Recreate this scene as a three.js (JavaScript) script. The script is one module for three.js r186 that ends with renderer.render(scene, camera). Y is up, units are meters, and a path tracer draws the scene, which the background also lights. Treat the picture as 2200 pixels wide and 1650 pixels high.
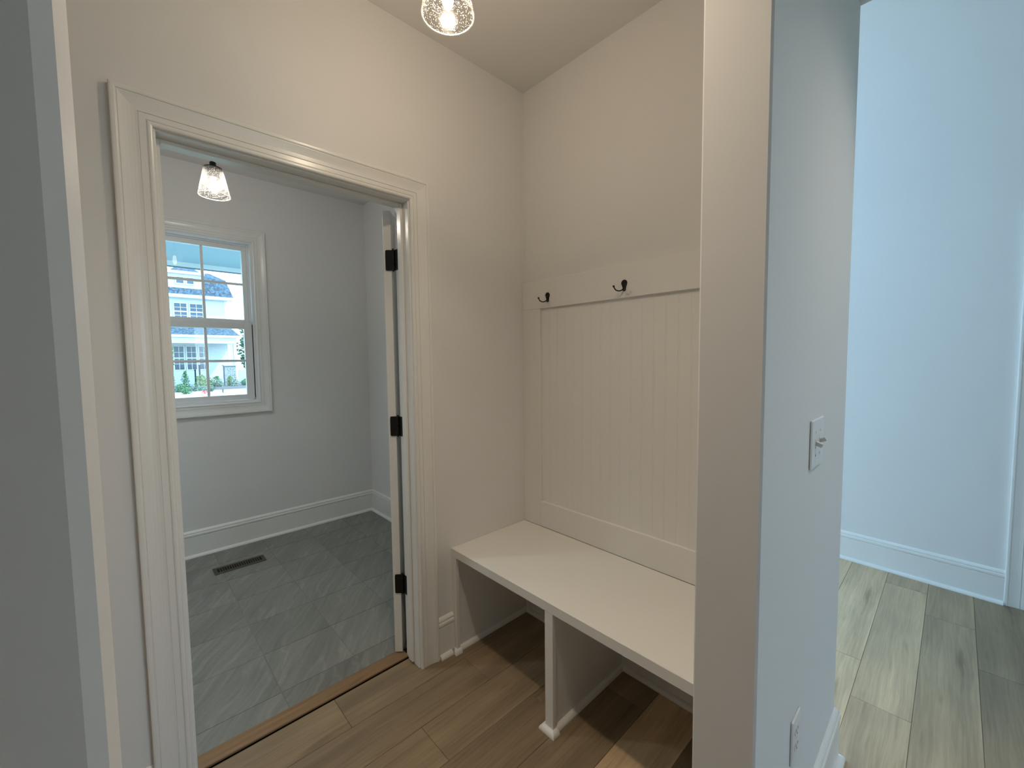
import * as THREE from 'three';
import { mergeGeometries } from 'three/addons/utils/BufferGeometryUtils.js';
import { ConvexGeometry } from 'three/addons/geometries/ConvexGeometry.js';
import { ImprovedNoise } from 'three/addons/math/ImprovedNoise.js';

// ------------------------------------------------------------------ camera, sky, sun, exposure
const scene = new THREE.Scene();
const EYE = 1.38;
const camera = new THREE.PerspectiveCamera(85.36, 2200 / 1650, 0.02, 400);
{
  const yaw = THREE.MathUtils.degToRad(43.13), pitch = THREE.MathUtils.degToRad(-3.535), roll = THREE.MathUtils.degToRad(-0.664);
  const f = new THREE.Vector3(Math.sin(yaw) * Math.cos(pitch), Math.sin(pitch), -Math.cos(yaw) * Math.cos(pitch));
  const r0 = new THREE.Vector3(Math.cos(yaw), 0, Math.sin(yaw)), u0 = r0.clone().cross(f);
  const r = r0.clone().multiplyScalar(Math.cos(roll)).addScaledVector(u0, Math.sin(roll));
  const u = u0.clone().multiplyScalar(Math.cos(roll)).addScaledVector(r0, -Math.sin(roll));
  camera.quaternion.setFromRotationMatrix(new THREE.Matrix4().makeBasis(r, u, f.clone().negate()));
  camera.position.set(0, EYE, 0);
}
const renderer = new THREE.WebGLRenderer({ antialias: true });
renderer.toneMapping = THREE.LinearToneMapping;
renderer.toneMappingExposure = 1.0;
renderer.shadowMap.enabled = true;
renderer.shadowMap.type = THREE.PCFSoftShadowMap;

// hazy summer sky as a camera balanced for lamp light sees it: white-cyan at the horizon, bluer overhead
{
  const W = 256, H = 128, data = new Float32Array(W * H * 4);
  for (let j = 0; j < H; j++) {
    const up = Math.sin(((j + 0.5) / H - 0.5) * Math.PI), t = Math.pow(Math.max(0, up), 0.55);
    const low = up < 0;
    for (let i = 0; i < W; i++) {
      const k = (j * W + i) * 4;
      data[k] = low ? 0.42 : 0.74 + (0.38 - 0.74) * t;
      data[k + 1] = low ? 0.50 : 0.98 + (0.72 - 0.98) * t;
      data[k + 2] = low ? 0.52 : 1.14 + (1.12 - 1.14) * t;
      data[k + 3] = 1;
    }
  }
  const sky = new THREE.DataTexture(data, W, H, THREE.RGBAFormat, THREE.FloatType);
  sky.mapping = THREE.EquirectangularReflectionMapping;
  sky.magFilter = THREE.LinearFilter; sky.minFilter = THREE.LinearFilter; sky.needsUpdate = true;
  scene.background = sky;
  scene.environment = sky;
  scene.backgroundIntensity = 6;
  scene.environmentIntensity = 6;
}
const sun = new THREE.DirectionalLight(new THREE.Color().setRGB(0.86, 1.0, 1.05), 12);
sun.position.set(30, 51.6, 18); sun.target.position.set(0, 0, -20);
sun.position.add(sun.target.position);
sun.castShadow = true; sun.shadow.mapSize.set(2048, 2048);
Object.assign(sun.shadow.camera, { left: -35, right: 35, top: 35, bottom: -35, near: 1, far: 160 });
scene.add(sun, sun.target);
const LAMP = { fillHallColor: new THREE.Color().setRGB(1.0, 0.9, 0.78), fillHall: 4.5, fillPowderColor: new THREE.Color().setRGB(0.84, 0.97, 1.0), powderColor: new THREE.Color().setRGB(1.0, 0.92, 0.82), color: new THREE.Color().setRGB(1.0, 0.83, 0.63), nook: 0.44, powder: 0.42, fillNook: 4.5, fillPowder: 4.8, glow: 9 };  // settings for both pendants and the added ceiling fill lights

// ------------------------------------------------------------------ helpers
let seed = 12345;
const rnd = () => { seed = (seed * 1664525 + 1013904223) >>> 0; return seed / 4294967296; };
const rr = (a, b) => a + (b - a) * rnd();
const V = (x, y, z) => new THREE.Vector3(x, y, z);
const perlin = new ImprovedNoise();
const fbm = (x, y, z, o = 4) => { let s = 0, a = 0.5, f = 1; for (let i = 0; i < o; i++) { s += a * perlin.noise(x * f, y * f, z + i * 7.3); a *= 0.5; f *= 2; } return s; };
const used = {};
function numbered(name) { const n = used[name] = (used[name] ?? -1) + 1; return n ? name + '_' + String(n).padStart(3, '0') : name; }
function mesh(name, geometry, material, parent = scene) {
  const g = Array.isArray(geometry) ? (geometry.length > 1 ? merge(geometry) : geometry[0]) : geometry;
  const m = new THREE.Mesh(g, material);
  m.castShadow = m.receiveShadow = true;
  m.name = parent === scene ? numbered(name) : childName(parent, name);
  parent.add(m);
  return m;
}
function childName(parent, name) {
  const c = parent.userData.__names ??= {}; const n = c[name] = (c[name] ?? -1) + 1;
  return n ? name + '_' + String(n).padStart(3, '0') : name;
}
function merge(list) {
  const flat = list.map((g) => { const h = g.index ? g.toNonIndexed() : g.clone(); for (const k of Object.keys(h.attributes)) if (!['position', 'normal', 'uv'].includes(k)) h.deleteAttribute(k); if (!h.attributes.uv) h.setAttribute('uv', new THREE.BufferAttribute(new Float32Array(h.attributes.position.count * 2), 2)); return h; });
  return mergeGeometries(flat);
}
function thing(name, label, category, pos = [0, 0, 0], turn = 0, group) {
  const o = new THREE.Group(); o.name = numbered(name); o.position.set(...pos); o.rotation.y = turn;
  o.userData.label = label; o.userData.category = category; if (group) o.userData.group = group;
  scene.add(o); return o;
}
function tag(o, label, category, group) { o.userData.label = label; o.userData.category = category; if (group) o.userData.group = group; return o; }
function structure(name, pos = [0, 0, 0], turn = 0, label) {
  const o = new THREE.Group(); o.name = numbered(name); o.position.set(...pos); o.rotation.y = turn; o.userData.kind = 'structure';
  if (label) o.userData.label = label; scene.add(o); return o;
}
function struct(name, geometry, material, label) { const m = mesh(name, geometry, material); m.userData.kind = 'structure'; if (label) m.userData.label = label; return m; }

// box from two corners with uv in metres, optional chamfer of all edges
function box(x0, x1, y0, y1, z0, z1, c = 0) {
  if (c > 0) return chamfered(x0, x1, y0, y1, z0, z1, c);
  const g = new THREE.BoxGeometry(x1 - x0, y1 - y0, z1 - z0); g.translate((x0 + x1) / 2, (y0 + y1) / 2, (z0 + z1) / 2);
  return metreUV(g);
}
function metreUV(g) {
  const p = g.attributes.position, n = g.attributes.normal, uv = new Float32Array(p.count * 2);
  for (let i = 0; i < p.count; i++) {
    const ax = Math.abs(n.getX(i)), ay = Math.abs(n.getY(i)), az = Math.abs(n.getZ(i));
    const [a, b] = ay >= ax && ay >= az ? [p.getX(i), p.getZ(i)] : ax >= az ? [p.getZ(i), p.getY(i)] : [p.getX(i), p.getY(i)];
    uv[i * 2] = a; uv[i * 2 + 1] = b;
  }
  g.setAttribute('uv', new THREE.BufferAttribute(uv, 2));
  return g;
}
function chamfered(x0, x1, y0, y1, z0, z1, c) {
  const pts = [];
  for (const x of [0, 1]) for (const y of [0, 1]) for (const z of [0, 1]) {
    const X = x ? x1 : x0, Y = y ? y1 : y0, Z = z ? z1 : z0, sx = x ? -c : c, sy = y ? -c : c, sz = z ? -c : c;
    pts.push(V(X + sx, Y + sy, Z), V(X + sx, Y, Z + sz), V(X, Y + sy, Z + sz));
  }
  return metreUV(new ConvexGeometry(pts));
}
// plank or tile: a slab whose top edges only are bevelled; uv shifted by (du, dv)
function slab(x0, x1, y0, y1, z0, z1, c, du = 0, dv = 0, swap = false) {
  const P = [], U = [], quad = (a, b, d, e) => { P.push(...a, ...b, ...d, ...a, ...d, ...e); };
  const ym = y1 - c, A = [[x0, z0], [x1, z0], [x1, z1], [x0, z1]], B = [[x0 + c, z0 + c], [x1 - c, z0 + c], [x1 - c, z1 - c], [x0 + c, z1 - c]];
  quad([B[0][0], y1, B[0][1]], [B[3][0], y1, B[3][1]], [B[2][0], y1, B[2][1]], [B[1][0], y1, B[1][1]]);
  for (let i = 0; i < 4; i++) {
    const j = (i + 1) % 4, a = A[i], b = A[j], p = B[i], q = B[j];
    quad([b[0], ym, b[1]], [a[0], ym, a[1]], [p[0], y1, p[1]], [q[0], y1, q[1]]);
    quad([b[0], y0, b[1]], [a[0], y0, a[1]], [a[0], ym, a[1]], [b[0], ym, b[1]]);
  }
  const g = new THREE.BufferGeometry();
  g.setAttribute('position', new THREE.BufferAttribute(new Float32Array(P), 3));
  for (let i = 0; i < P.length; i += 3) { const u = P[i] - x0 + du, v = P[i + 2] - z0 + dv; swap ? U.push(v, u) : U.push(u, v); }
  g.setAttribute('uv', new THREE.BufferAttribute(new Float32Array(U), 2));
  // face outward
  g.computeVertexNormals();
  const n = g.attributes.normal; if (n.getY(0) < 0) { flip(g); }
  return g;
}
function flip(g) {
  const p = g.attributes.position.array, u = g.attributes.uv?.array;
  for (let i = 0; i < p.length; i += 9) for (let k = 0; k < 3; k++) { const t = p[i + 3 + k]; p[i + 3 + k] = p[i + 6 + k]; p[i + 6 + k] = t; }
  if (u) for (let i = 0; i < u.length; i += 6) for (let k = 0; k < 2; k++) { const t = u[i + 2 + k]; u[i + 2 + k] = u[i + 4 + k]; u[i + 4 + k] = t; }
  g.computeVertexNormals();
}
// moulding: profile [[u, v], ...] swept along t from t0 to t1; the ends are cut at 45 degrees where m0 / m1 are set (t moves out with u, times the sign), or with v where w0 / w1 are set
function sweep(profile, t0, t1, origin, tDir, uDir, vDir, { m0 = 0, m1 = 0, w0 = 0, w1 = 0 } = {}) {
  const T = V(...tDir), Ud = V(...uDir), Vd = V(...vDir), O = V(...origin), P = [], U = [];
  const pt = (u, v, end) => V(0, 0, 0).copy(O).addScaledVector(T, end ? t1 + m1 * u + w1 * v : t0 - m0 * u - w0 * v).addScaledVector(Ud, u).addScaledVector(Vd, v);
  const n = profile.length;
  const tri = (a, b, c) => { for (const q of [a, b, c]) { P.push(q.x, q.y, q.z); } };
  let acc = 0;
  for (let i = 0; i < n; i++) {
    const a = profile[i], b = profile[(i + 1) % n], l = Math.hypot(a[0] - b[0], a[1] - b[1]);
    const A0 = pt(...a, 0), B0 = pt(...b, 0), A1 = pt(...a, 1), B1 = pt(...b, 1);
    tri(A0, B0, B1); tri(A0, B1, A1);
    U.push(t0, acc, t0, acc + l, t1, acc + l, t0, acc, t1, acc + l, t1, acc); acc += l;
  }
  const faces = THREE.ShapeUtils.triangulateShape(profile.map((q) => new THREE.Vector2(...q)), []);
  for (const [i, j, k] of faces) {
    tri(pt(...profile[i], 0), pt(...profile[k], 0), pt(...profile[j], 0)); tri(pt(...profile[i], 1), pt(...profile[j], 1), pt(...profile[k], 1));
    for (const q of [i, k, j, i, j, k]) U.push(profile[q][0], profile[q][1]);
  }
  const g = new THREE.BufferGeometry();
  g.setAttribute('position', new THREE.BufferAttribute(new Float32Array(P), 3));
  g.setAttribute('uv', new THREE.BufferAttribute(new Float32Array(U), 2));
  g.computeVertexNormals();
  // outward test: signed volume must be positive
  let vol = 0; const p = g.attributes.position.array;
  for (let i = 0; i < p.length; i += 9) vol += p[i] * (p[i + 4] * p[i + 8] - p[i + 5] * p[i + 7]) - p[i + 1] * (p[i + 3] * p[i + 8] - p[i + 5] * p[i + 6]) + p[i + 2] * (p[i + 3] * p[i + 7] - p[i + 4] * p[i + 6]);
  if (vol < 0) flip(g);
  return g;
}
// wall in the x-y plane (or z-y plane) with rectangular holes
function wallPlate(a0, a1, y0, y1, holes, thick0, thick1, alongZ = false) {
  // an opening that reaches the floor is a notch in the outline, the others are holes
  const notches = holes.filter((h) => h[2] <= y0).flatMap(([h0, h1, , k1]) => [[h0, y0], [h0, k1], [h1, k1], [h1, y0]]);
  const s = new THREE.Shape([[a0, y0], ...notches, [a1, y0], [a1, y1], [a0, y1]].map((q) => new THREE.Vector2(...q)));
  for (const [h0, h1, k0, k1] of holes.filter((h) => h[2] > y0)) s.holes.push(new THREE.Path([[h0, k0], [h0, k1], [h1, k1], [h1, k0]].map((q) => new THREE.Vector2(...q))));
  const g = new THREE.ExtrudeGeometry(s, { depth: thick1 - thick0, bevelEnabled: false });
  g.translate(0, 0, thick0);
  if (alongZ) { g.rotateY(-Math.PI / 2); g.scale(-1, 1, 1); const n = g.toNonIndexed(); flip(n); return n; }
  return g;
}
function tube(points, radius, seg = 24, radial = 10) { return new THREE.TubeGeometry(new THREE.CatmullRomCurve3(points.map((q) => V(...q))), seg, radius, radial); }
function cyl(r0, r1, h, x, y, z, seg = 24) { const g = new THREE.CylinderGeometry(r0, r1, h, seg); g.translate(x, y, z); return g; }

// ------------------------------------------------------------------ textures and materials
function dataTex(w, h, fn, srgb = true) {
  const d = new Uint8Array(w * h * 4);
  for (let j = 0; j < h; j++) for (let i = 0; i < w; i++) { const c = fn(i / w, j / h, i, j), k = (j * w + i) * 4; d[k] = c[0]; d[k + 1] = c[1] ?? c[0]; d[k + 2] = c[2] ?? c[0]; d[k + 3] = 255; }
  const t = new THREE.DataTexture(d, w, h, THREE.RGBAFormat);
  t.wrapS = t.wrapT = THREE.MirroredRepeatWrapping; t.magFilter = THREE.LinearFilter; t.minFilter = THREE.LinearMipmapLinearFilter; t.generateMipmaps = true;
  if (srgb) t.colorSpace = THREE.SRGBColorSpace; t.needsUpdate = true; return t;
}
const clamp8 = (x) => Math.max(0, Math.min(255, Math.round(x)));
const std = (rgb, o = {}) => new THREE.MeshStandardMaterial({ color: new THREE.Color().setRGB(...rgb), roughness: 0.6, ...o });
const paint = (rgb) => std(rgb, { roughness: 0.62 });
const M = {
  wall: paint([0.80, 0.79, 0.775]),
  ceiling: paint([0.76, 0.745, 0.72]),
  trim: std([0.84, 0.835, 0.81], { roughness: 0.26 }),
  bench: std([0.82, 0.81, 0.78], { roughness: 0.38 }),
  black: std([0.006, 0.006, 0.007], { roughness: 0.42, metalness: 0.3 }),
  blackMetal: std([0.012, 0.012, 0.013], { roughness: 0.35, metalness: 0.6 }),
  plastic: std([0.80, 0.80, 0.79], { roughness: 0.3 }),
  dark: std([0.01, 0.01, 0.01], { roughness: 0.9 }),
  steel: std([0.45, 0.44, 0.42], { roughness: 0.35, metalness: 0.9 }),
  vinyl: std([0.82, 0.83, 0.83], { roughness: 0.35 }),
  register: std([0.085, 0.075, 0.062], { roughness: 0.45, metalness: 0.5 }),
  grout: std([0.24, 0.235, 0.225], { roughness: 0.9 }),
  gasket: std([0.03, 0.03, 0.03], { roughness: 0.8 }),
  pane: new THREE.MeshPhysicalMaterial({ color: new THREE.Color().setRGB(0.84, 0.975, 1.0), roughness: 0, transmission: 1, thickness: 0, ior: 1.5 }),
  paneClear: new THREE.MeshPhysicalMaterial({ color: new THREE.Color().setRGB(0.98, 0.99, 1.0), roughness: 0, transmission: 1, thickness: 0, ior: 1.5 }),
};
// oak-look vinyl: 1.6 m x 0.8 m of grain
const grain = dataTex(1536, 768, (u, v) => {
  const X = u * 1.6, Y = v * 0.8;
  const bend = fbm(X * 1.6, Y * 5, 3, 3) * 0.03;
  const broad = fbm(X * 0.9, (Y + bend) * 16, 9, 3), fine = fbm(X * 3.2, (Y + bend) * 90, 21, 3), pore = fbm(X * 9, (Y + bend) * 260, 33, 2);
  const dark = Math.max(0, fbm(X * 2.4, (Y + bend) * 26, 51, 4) - 0.18) * 1.1, blot = fbm(X * 3.2, Y * 7, 71, 4);
  const k = 1 + broad * 0.20 + fine * 0.13 + pore * 0.09 - dark * 0.55 + blot * 0.12;
  return [clamp8(188 * k), clamp8(166 * k * (1 - dark * 0.05)), clamp8(137 * k * (1 - dark * 0.12))];
});
grain.repeat.set(1 / 1.6, 1 / 0.8);
const grainBump = dataTex(1024, 512, (u, v) => [clamp8(128 + fbm(u * 8, v * 120, 5, 3) * 150)], false);
grainBump.repeat.set(1 / 1.6, 1 / 0.8);
const woods = [1.22, 0.73, 0.64, 0.98, 0.68, 1.62, 1.42].map((k) => std([0.76 * k, 0.73 * k, 0.67 * k], { map: grain, bumpMap: grainBump, bumpScale: 0.0004, roughness: 0.42 }));  // one wood in brighter hall and darker nook shades, light put into colour
const reducer = std([0.50, 0.39, 0.28], { map: grain, roughness: 0.45 });
// grey porcelain: diagonal brushed veins, 1.2 m square
const porcelain = dataTex(1024, 1024, (u, v) => {
  const X = u * 1.2, Y = v * 1.2, a = X * 0.6 - Y * 0.8, b = X * 0.8 + Y * 0.6;
  const warp = fbm(X * 2.2, Y * 2.2, 4, 4);
  const vein = Math.pow(Math.max(0, 1 - Math.abs(fbm(a * 1.3 + warp * 0.5, b * 13 + warp * 1.5, 8, 4)) * 7), 2.4);
  const cloud = fbm(a * 2, b * 5, 17, 4), speck = fbm(X * 60, Y * 60, 23, 2), brush = fbm(a * 3.2, b * 52 + warp * 3, 31, 3);
  const k = 1 + cloud * 0.13 + vein * 0.10 + speck * 0.05 + brush * 0.13;
  return [clamp8(136 * k), clamp8(136 * k), clamp8(131 * k)];
});
porcelain.repeat.set(1 / 1.2, 1 / 1.2);
const tiles = [1, 0.94, 1.05].map((k) => std([0.84 * k, 0.84 * k, 0.83 * k], { map: porcelain, roughness: 0.36 }));

// ------------------------------------------------------------------ room shell
const ZA = -1.59, ZA2 = -1.705, XB = 1.592, XC = 1.70, ZS = -0.24, ZS2 = -0.362, ZR = -3.655, CEIL = 2.75;
const D0 = 0.105, D1 = 0.905, DH = 2.04;           // clear door opening
struct('wall_back', wallPlate(-0.86, XC, 0, 2.85, [[D0 - 0.02, D1 + 0.02, 0, DH + 0.02]], ZA2, ZA), M.wall);
struct('wall_bench', box(XB, XC, 0, 2.85, ZA, ZS2), M.wall);
struct('wall_column', box(0.86, XC, 0, 2.85, ZS2, ZS, 0.004), M.wall);
struct('wall_near_left', box(-0.86, -0.0125, 0, 2.85, ZS2, ZS, 0.006), M.wall);
struct('wall_opening_header', box(-0.0125, 0.86, 2.44, 2.85, ZS2, ZS), M.wall);
struct('wall_left', box(-0.98, -0.86, 0, 2.85, -3.8, 0.5), M.wall);
struct('wall_powder_right', box(1.64, XC, 0, 2.85, ZR, ZA2), M.wall);
struct('wall_added_blocker', box(-0.98, 0.25, 0, 2.85, 0.40, 0.50), M.wall);  // unseen wall placed to keep light off the near left wall
struct('wall_great_room_left', box(0.15, 0.25, 0, 2.85, 0.50, 5.6), M.wall);
struct('wall_hall_header', box(XB, XC, 2.44, 4.4, ZS, 5.5), M.wall);
struct('wall_foyer_left_upper', box(1.6, XC, 2.85, 4.4, -2.0, ZS), M.wall);
struct('ceiling', [box(-0.98, 1.6, CEIL, 2.85, -1.9, 5.6), box(-0.98, 1.70, CEIL, 2.85, -3.8, -1.9)], M.ceiling);
struct('ceiling', box(1.6, 4.2, 4.3, 4.4, -2.0, 5.6), M.ceiling);
const WX0 = 0.165, WX1 = 0.757, WY0 = 1.076, WY1 = 2.268; // window rough opening, powder room
struct('wall_window', wallPlate(-0.98, 1.70, -0.7, 2.85, [[WX0, WX1, WY0, WY1]], -3.80, ZR), M.wall);
struct('wall_foyer_front', wallPlate(1.70, 4.2, -0.7, 4.4, [[1.76, 3.30, 0.02, 2.42], [1.76, 3.30, 2.55, 4.25]], -2.0, -1.9), M.wall);
struct('wall_great_room_rear', wallPlate(-0.05, 4.2, -0.2, 4.4, [[1.3, 3.55, 0.1, 2.55]], 5.5, 5.6), M.wall);
// foyer far wall, a little out of square
const far = { x: 3.493, z: 0.0, turn: -0.0639 };
function farGroup(name) { return structure(name, [far.x, 0, far.z], far.turn); }
const farWall = farGroup('wall_far');
mesh('drywall', box(0, 0.12, 0, 4.4, -2.1, 0.31), M.wall, farWall);
mesh('drywall', box(0, 0.12, 2.06, 4.4, 0.31, 1.13), M.wall, farWall);
mesh('drywall', box(0, 0.12, 0, 4.4, 1.13, 5.75), M.wall, farWall);

// ------------------------------------------------------------------ floors
const floor = structure('floor');
mesh('subfloor', box(-0.98, 3.9, -0.2, -0.008, -1.765, 1.1), M.dark, floor);
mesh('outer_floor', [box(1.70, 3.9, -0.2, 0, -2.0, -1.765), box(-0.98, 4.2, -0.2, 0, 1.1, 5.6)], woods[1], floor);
{
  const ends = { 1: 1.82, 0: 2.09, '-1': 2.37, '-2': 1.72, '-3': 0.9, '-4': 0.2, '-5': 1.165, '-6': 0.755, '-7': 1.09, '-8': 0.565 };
  const litTones = { '-3': [6, 5, 6, 5], '-2': [5, 6, 5, 5], '-1': [5, 5, 6, 5], 0: [0, 6, 0, 0], 1: [0, 3, 3, 3], 2: [4, 2, 4, 4] };  // hall light and its falloff painted into the board tones, row by row
  for (let k = -9; k <= 5; k++) {
    const z1 = -0.065 + 0.18 * k, z0 = z1 - 0.18, zLo = Math.max(z0, -1.688), zHi = Math.min(z1, 1.1);
    if (zHi - zLo < 0.01) continue;
    const e = ends[k] ?? rr(0, 1.22); let i = 0;
    for (let x = e - 1.22 * 4; x < 3.56; x += 1.22) {
      const a = Math.max(x, -0.86), b = Math.min(x + 1.22, 3.56); if (b - a < 0.01) continue;
      const tone = litTones[k] && b > 1.85 ? litTones[k][Math.max(0, Math.round((x - e) / 1.22) + 1) % 4] : [1, 1, 2, 1, 2, 1][Math.floor(rnd() * 6)];  // nook boards take the darker tones, painting in its dimness
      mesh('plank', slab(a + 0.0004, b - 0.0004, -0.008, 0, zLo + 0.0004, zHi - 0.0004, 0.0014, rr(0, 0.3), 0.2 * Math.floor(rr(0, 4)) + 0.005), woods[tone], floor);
    }
  }
}
const tileFloor = structure('floor');
mesh('grout_bed', box(-0.98, 1.7, -0.2, -0.002, -3.8, -1.765), M.grout, tileFloor);
for (let i = -5; i <= 4; i++) for (let k = 0; k <= 6; k++) {
  const x0 = Math.max(0.42 + 0.305 * (i - 1), -0.86), x1 = Math.min(0.42 + 0.305 * i, 1.64), z1 = Math.min(-1.57 - 0.305 * k, -1.762), z0 = Math.max(-1.57 - 0.305 * (k + 1), ZR);
  if (x1 - x0 < 0.02 || z1 - z0 < 0.02) continue;
  mesh('tile', slab(x0 + 0.0015, x1 - 0.0015, -0.009, 0.0, z0 + 0.0015, z1 - 0.0015, 0.001, rr(0, 0.85), rr(0, 0.85)), tiles[Math.floor(rnd() * 3)], tileFloor);
}
// wood reducer strip in the doorway
tag(mesh('threshold_strip', sweep([[0, 0], [0.072, 0], [0.072, 0.003], [0.066, 0.007], [0.045, 0.010], [0.012, 0.010], [0.002, 0.008], [0, 0.006]], D0 + 0.0, D1 - 0.0, [0, 0, -1.692], [1, 0, 0], [0, 0, -1], [0, 1, 0]), reducer),
  'narrow brown wood threshold strip between the plank floor and the grey tiles', 'threshold');

// ------------------------------------------------------------------ door frame
const casingProfile = [[0, 0], [0, 0.0075], [0.001, 0.0098], [0.003, 0.0118], [0.006, 0.0128], [0.010, 0.0128], [0.0128, 0.0116], [0.0142, 0.0092], [0.0152, 0.0092], [0.0158, 0.0112], [0.030, 0.0112], [0.0306, 0.0095], [0.0318, 0.0095],
  [0.0326, 0.0122], [0.038, 0.0118], [0.046, 0.0122], [0.054, 0.0135], [0.062, 0.0155], [0.068, 0.0172], [0.0715, 0.0182], [0.0730, 0.0172], [0.0742, 0.0172], [0.0752, 0.0198], [0.078, 0.0208], [0.084, 0.0208], [0.087, 0.0200], [0.0888, 0.0182], [0.0888, 0]];
function frameCasing(group, x0, x1, y0, y1, z, out, profile, sides = ['left', 'right', 'top', 'bottom'], floorLegs = false) {
  const o = [0, 0, z], v = [0, 0, out];
  if (sides.includes('left')) mesh('casing', sweep(profile, y0, y1, [x0, 0, z], [0, 1, 0], [-1, 0, 0], v, { m0: floorLegs ? 0 : 1, m1: 1 }), M.trim, group);
  if (sides.includes('right')) mesh('casing', sweep(profile, y0, y1, [x1, 0, z], [0, 1, 0], [1, 0, 0], v, { m0: floorLegs ? 0 : 1, m1: 1 }), M.trim, group);
  if (sides.includes('top')) mesh('casing', sweep(profile, x0, x1, [0, y1, z], [1, 0, 0], [0, 1, 0], v, { m0: 1, m1: 1 }), M.trim, group);
  if (sides.includes('bottom')) mesh('casing', sweep(profile, x0, x1, [0, y0, z], [1, 0, 0], [0, -1, 0], v, { m0: 1, m1: 1 }), M.trim, group);
}
const doorFrame = structure('trim_1');
frameCasing(doorFrame, D0 - 0.005, D1 + 0.005, 0, DH + 0.005, ZA, 1, casingProfile, ['left', 'right', 'top'], true);
frameCasing(doorFrame, D0 - 0.005, D1 + 0.005, 0, DH + 0.005, ZA2, -1, casingProfile, ['left', 'right', 'top'], true);
mesh('jamb', box(D0 - 0.02, D0, 0, DH + 0.02, ZA2, ZA, 0.0015), M.trim, doorFrame);
mesh('jamb', box(D1, D1 + 0.02, 0, DH + 0.02, ZA2, ZA, 0.0015), M.trim, doorFrame);
mesh('jamb', box(D0, D1, DH, DH + 0.02, ZA2, ZA, 0.0015), M.trim, doorFrame);
mesh('door_stop', box(D0, D0 + 0.011, 0.011, DH, -1.668, -1.634, 0.002), M.trim, doorFrame);
mesh('door_stop', box(D1 - 0.011, D1, 0.011, DH, -1.668, -1.634, 0.002), M.trim, doorFrame);
mesh('door_stop', box(D0 + 0.011, D1 - 0.011, DH - 0.011, DH, -1.668, -1.634, 0.002), M.trim, doorFrame);

// door leaf, swung wide open into the tiled room on three black hinges
const PIN = [0.899, -1.7165];
{
  const door = structure('door_1', [PIN[0], 0, PIN[1]], THREE.MathUtils.degToRad(-131), 'white panelled door swung open, seen along its hinge edge');
  const x1 = -0.003, x0 = -0.79, z0 = 0.009, z1 = 0.044, y0 = 0.014, y1 = 2.034;
  mesh('stile', box(x0, x0 + 0.115, y0, y1, z0, z1, 0.0015), M.trim, door);
  mesh('stile', box(x1 - 0.115, x1, y0, y1, z0, z1, 0.0015), M.trim, door);
  for (const [a, b] of [[y0, y0 + 0.22], [0.86, 1.0], [y1 - 0.12, y1]]) mesh('rail', box(x0 + 0.115, x1 - 0.115, a, b, z0, z1), M.trim, door);
  for (const [a, b] of [[y0 + 0.22, 0.86], [1.0, y1 - 0.12]]) mesh('panel', box(x0 + 0.115, x1 - 0.115, a, b, z0 + 0.010, z1 - 0.010), M.trim, door);
  for (const y of [1.817, 1.08, 0.345]) {
    // leaf on the door edge (local), knuckle on the pin, leaf on the jamb (turned back to the frame)
    const leafShape = (w, h, r) => { const s = new THREE.Shape(); s.moveTo(0, -h / 2); s.lineTo(w - r, -h / 2); s.quadraticCurveTo(w, -h / 2, w, -h / 2 + r); s.lineTo(w, h / 2 - r); s.quadraticCurveTo(w, h / 2, w - r, h / 2); s.lineTo(0, h / 2); return s; };
    const doorLeaf = new THREE.ExtrudeGeometry(leafShape(0.030, 0.089, 0.007), { depth: 0.0024, bevelEnabled: false });
    doorLeaf.rotateY(-Math.PI / 2); doorLeaf.translate(0.0012, y, 0.004);
    const jambLeaf = new THREE.ExtrudeGeometry(leafShape(0.034, 0.089, 0.007), { depth: 0.0024, bevelEnabled: false });
    jambLeaf.rotateY(-Math.PI / 2); jambLeaf.translate(D1 - PIN[0] + 0.0006, y, 0.003); jambLeaf.rotateY(THREE.MathUtils.degToRad(131));
    const parts = [doorLeaf, jambLeaf];
    for (let k = 0; k < 5; k++) parts.push(cyl(0.0058, 0.0058, 0.0172, 0, y - 0.0356 + k * 0.0178, 0, 16));
    const h = mesh('hinge', parts, M.black, door); h.userData.label = 'matte black butt hinge';
    mesh('hinge_pin', [cyl(0.004, 0.0052, 0.006, 0, y + 0.0475, 0, 14), cyl(0.0045, 0.0035, 0.004, 0, y - 0.0465, 0, 14)], M.black, h);
  }
}

// ------------------------------------------------------------------ baseboards
const baseProfile = [[0, 0], [0, 0.0145], [0.142, 0.0145], [0.144, 0.0118], [0.147, 0.0118], [0.149, 0.0155], [0.152, 0.0168], [0.160, 0.0168], [0.164, 0.0155], [0.166, 0.011], [0.169, 0.011], [0.171, 0.0128], [0.176, 0.0122], [0.182, 0.0088], [0.187, 0.004], [0.1885, 0.002], [0.1885, 0]];
const shoeProfile = [[0, 0], [0, 0.0175], [0.005, 0.0172], [0.010, 0.0152], [0.0145, 0.0115], [0.0175, 0.006], [0.019, 0.001], [0.019, 0]];
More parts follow.
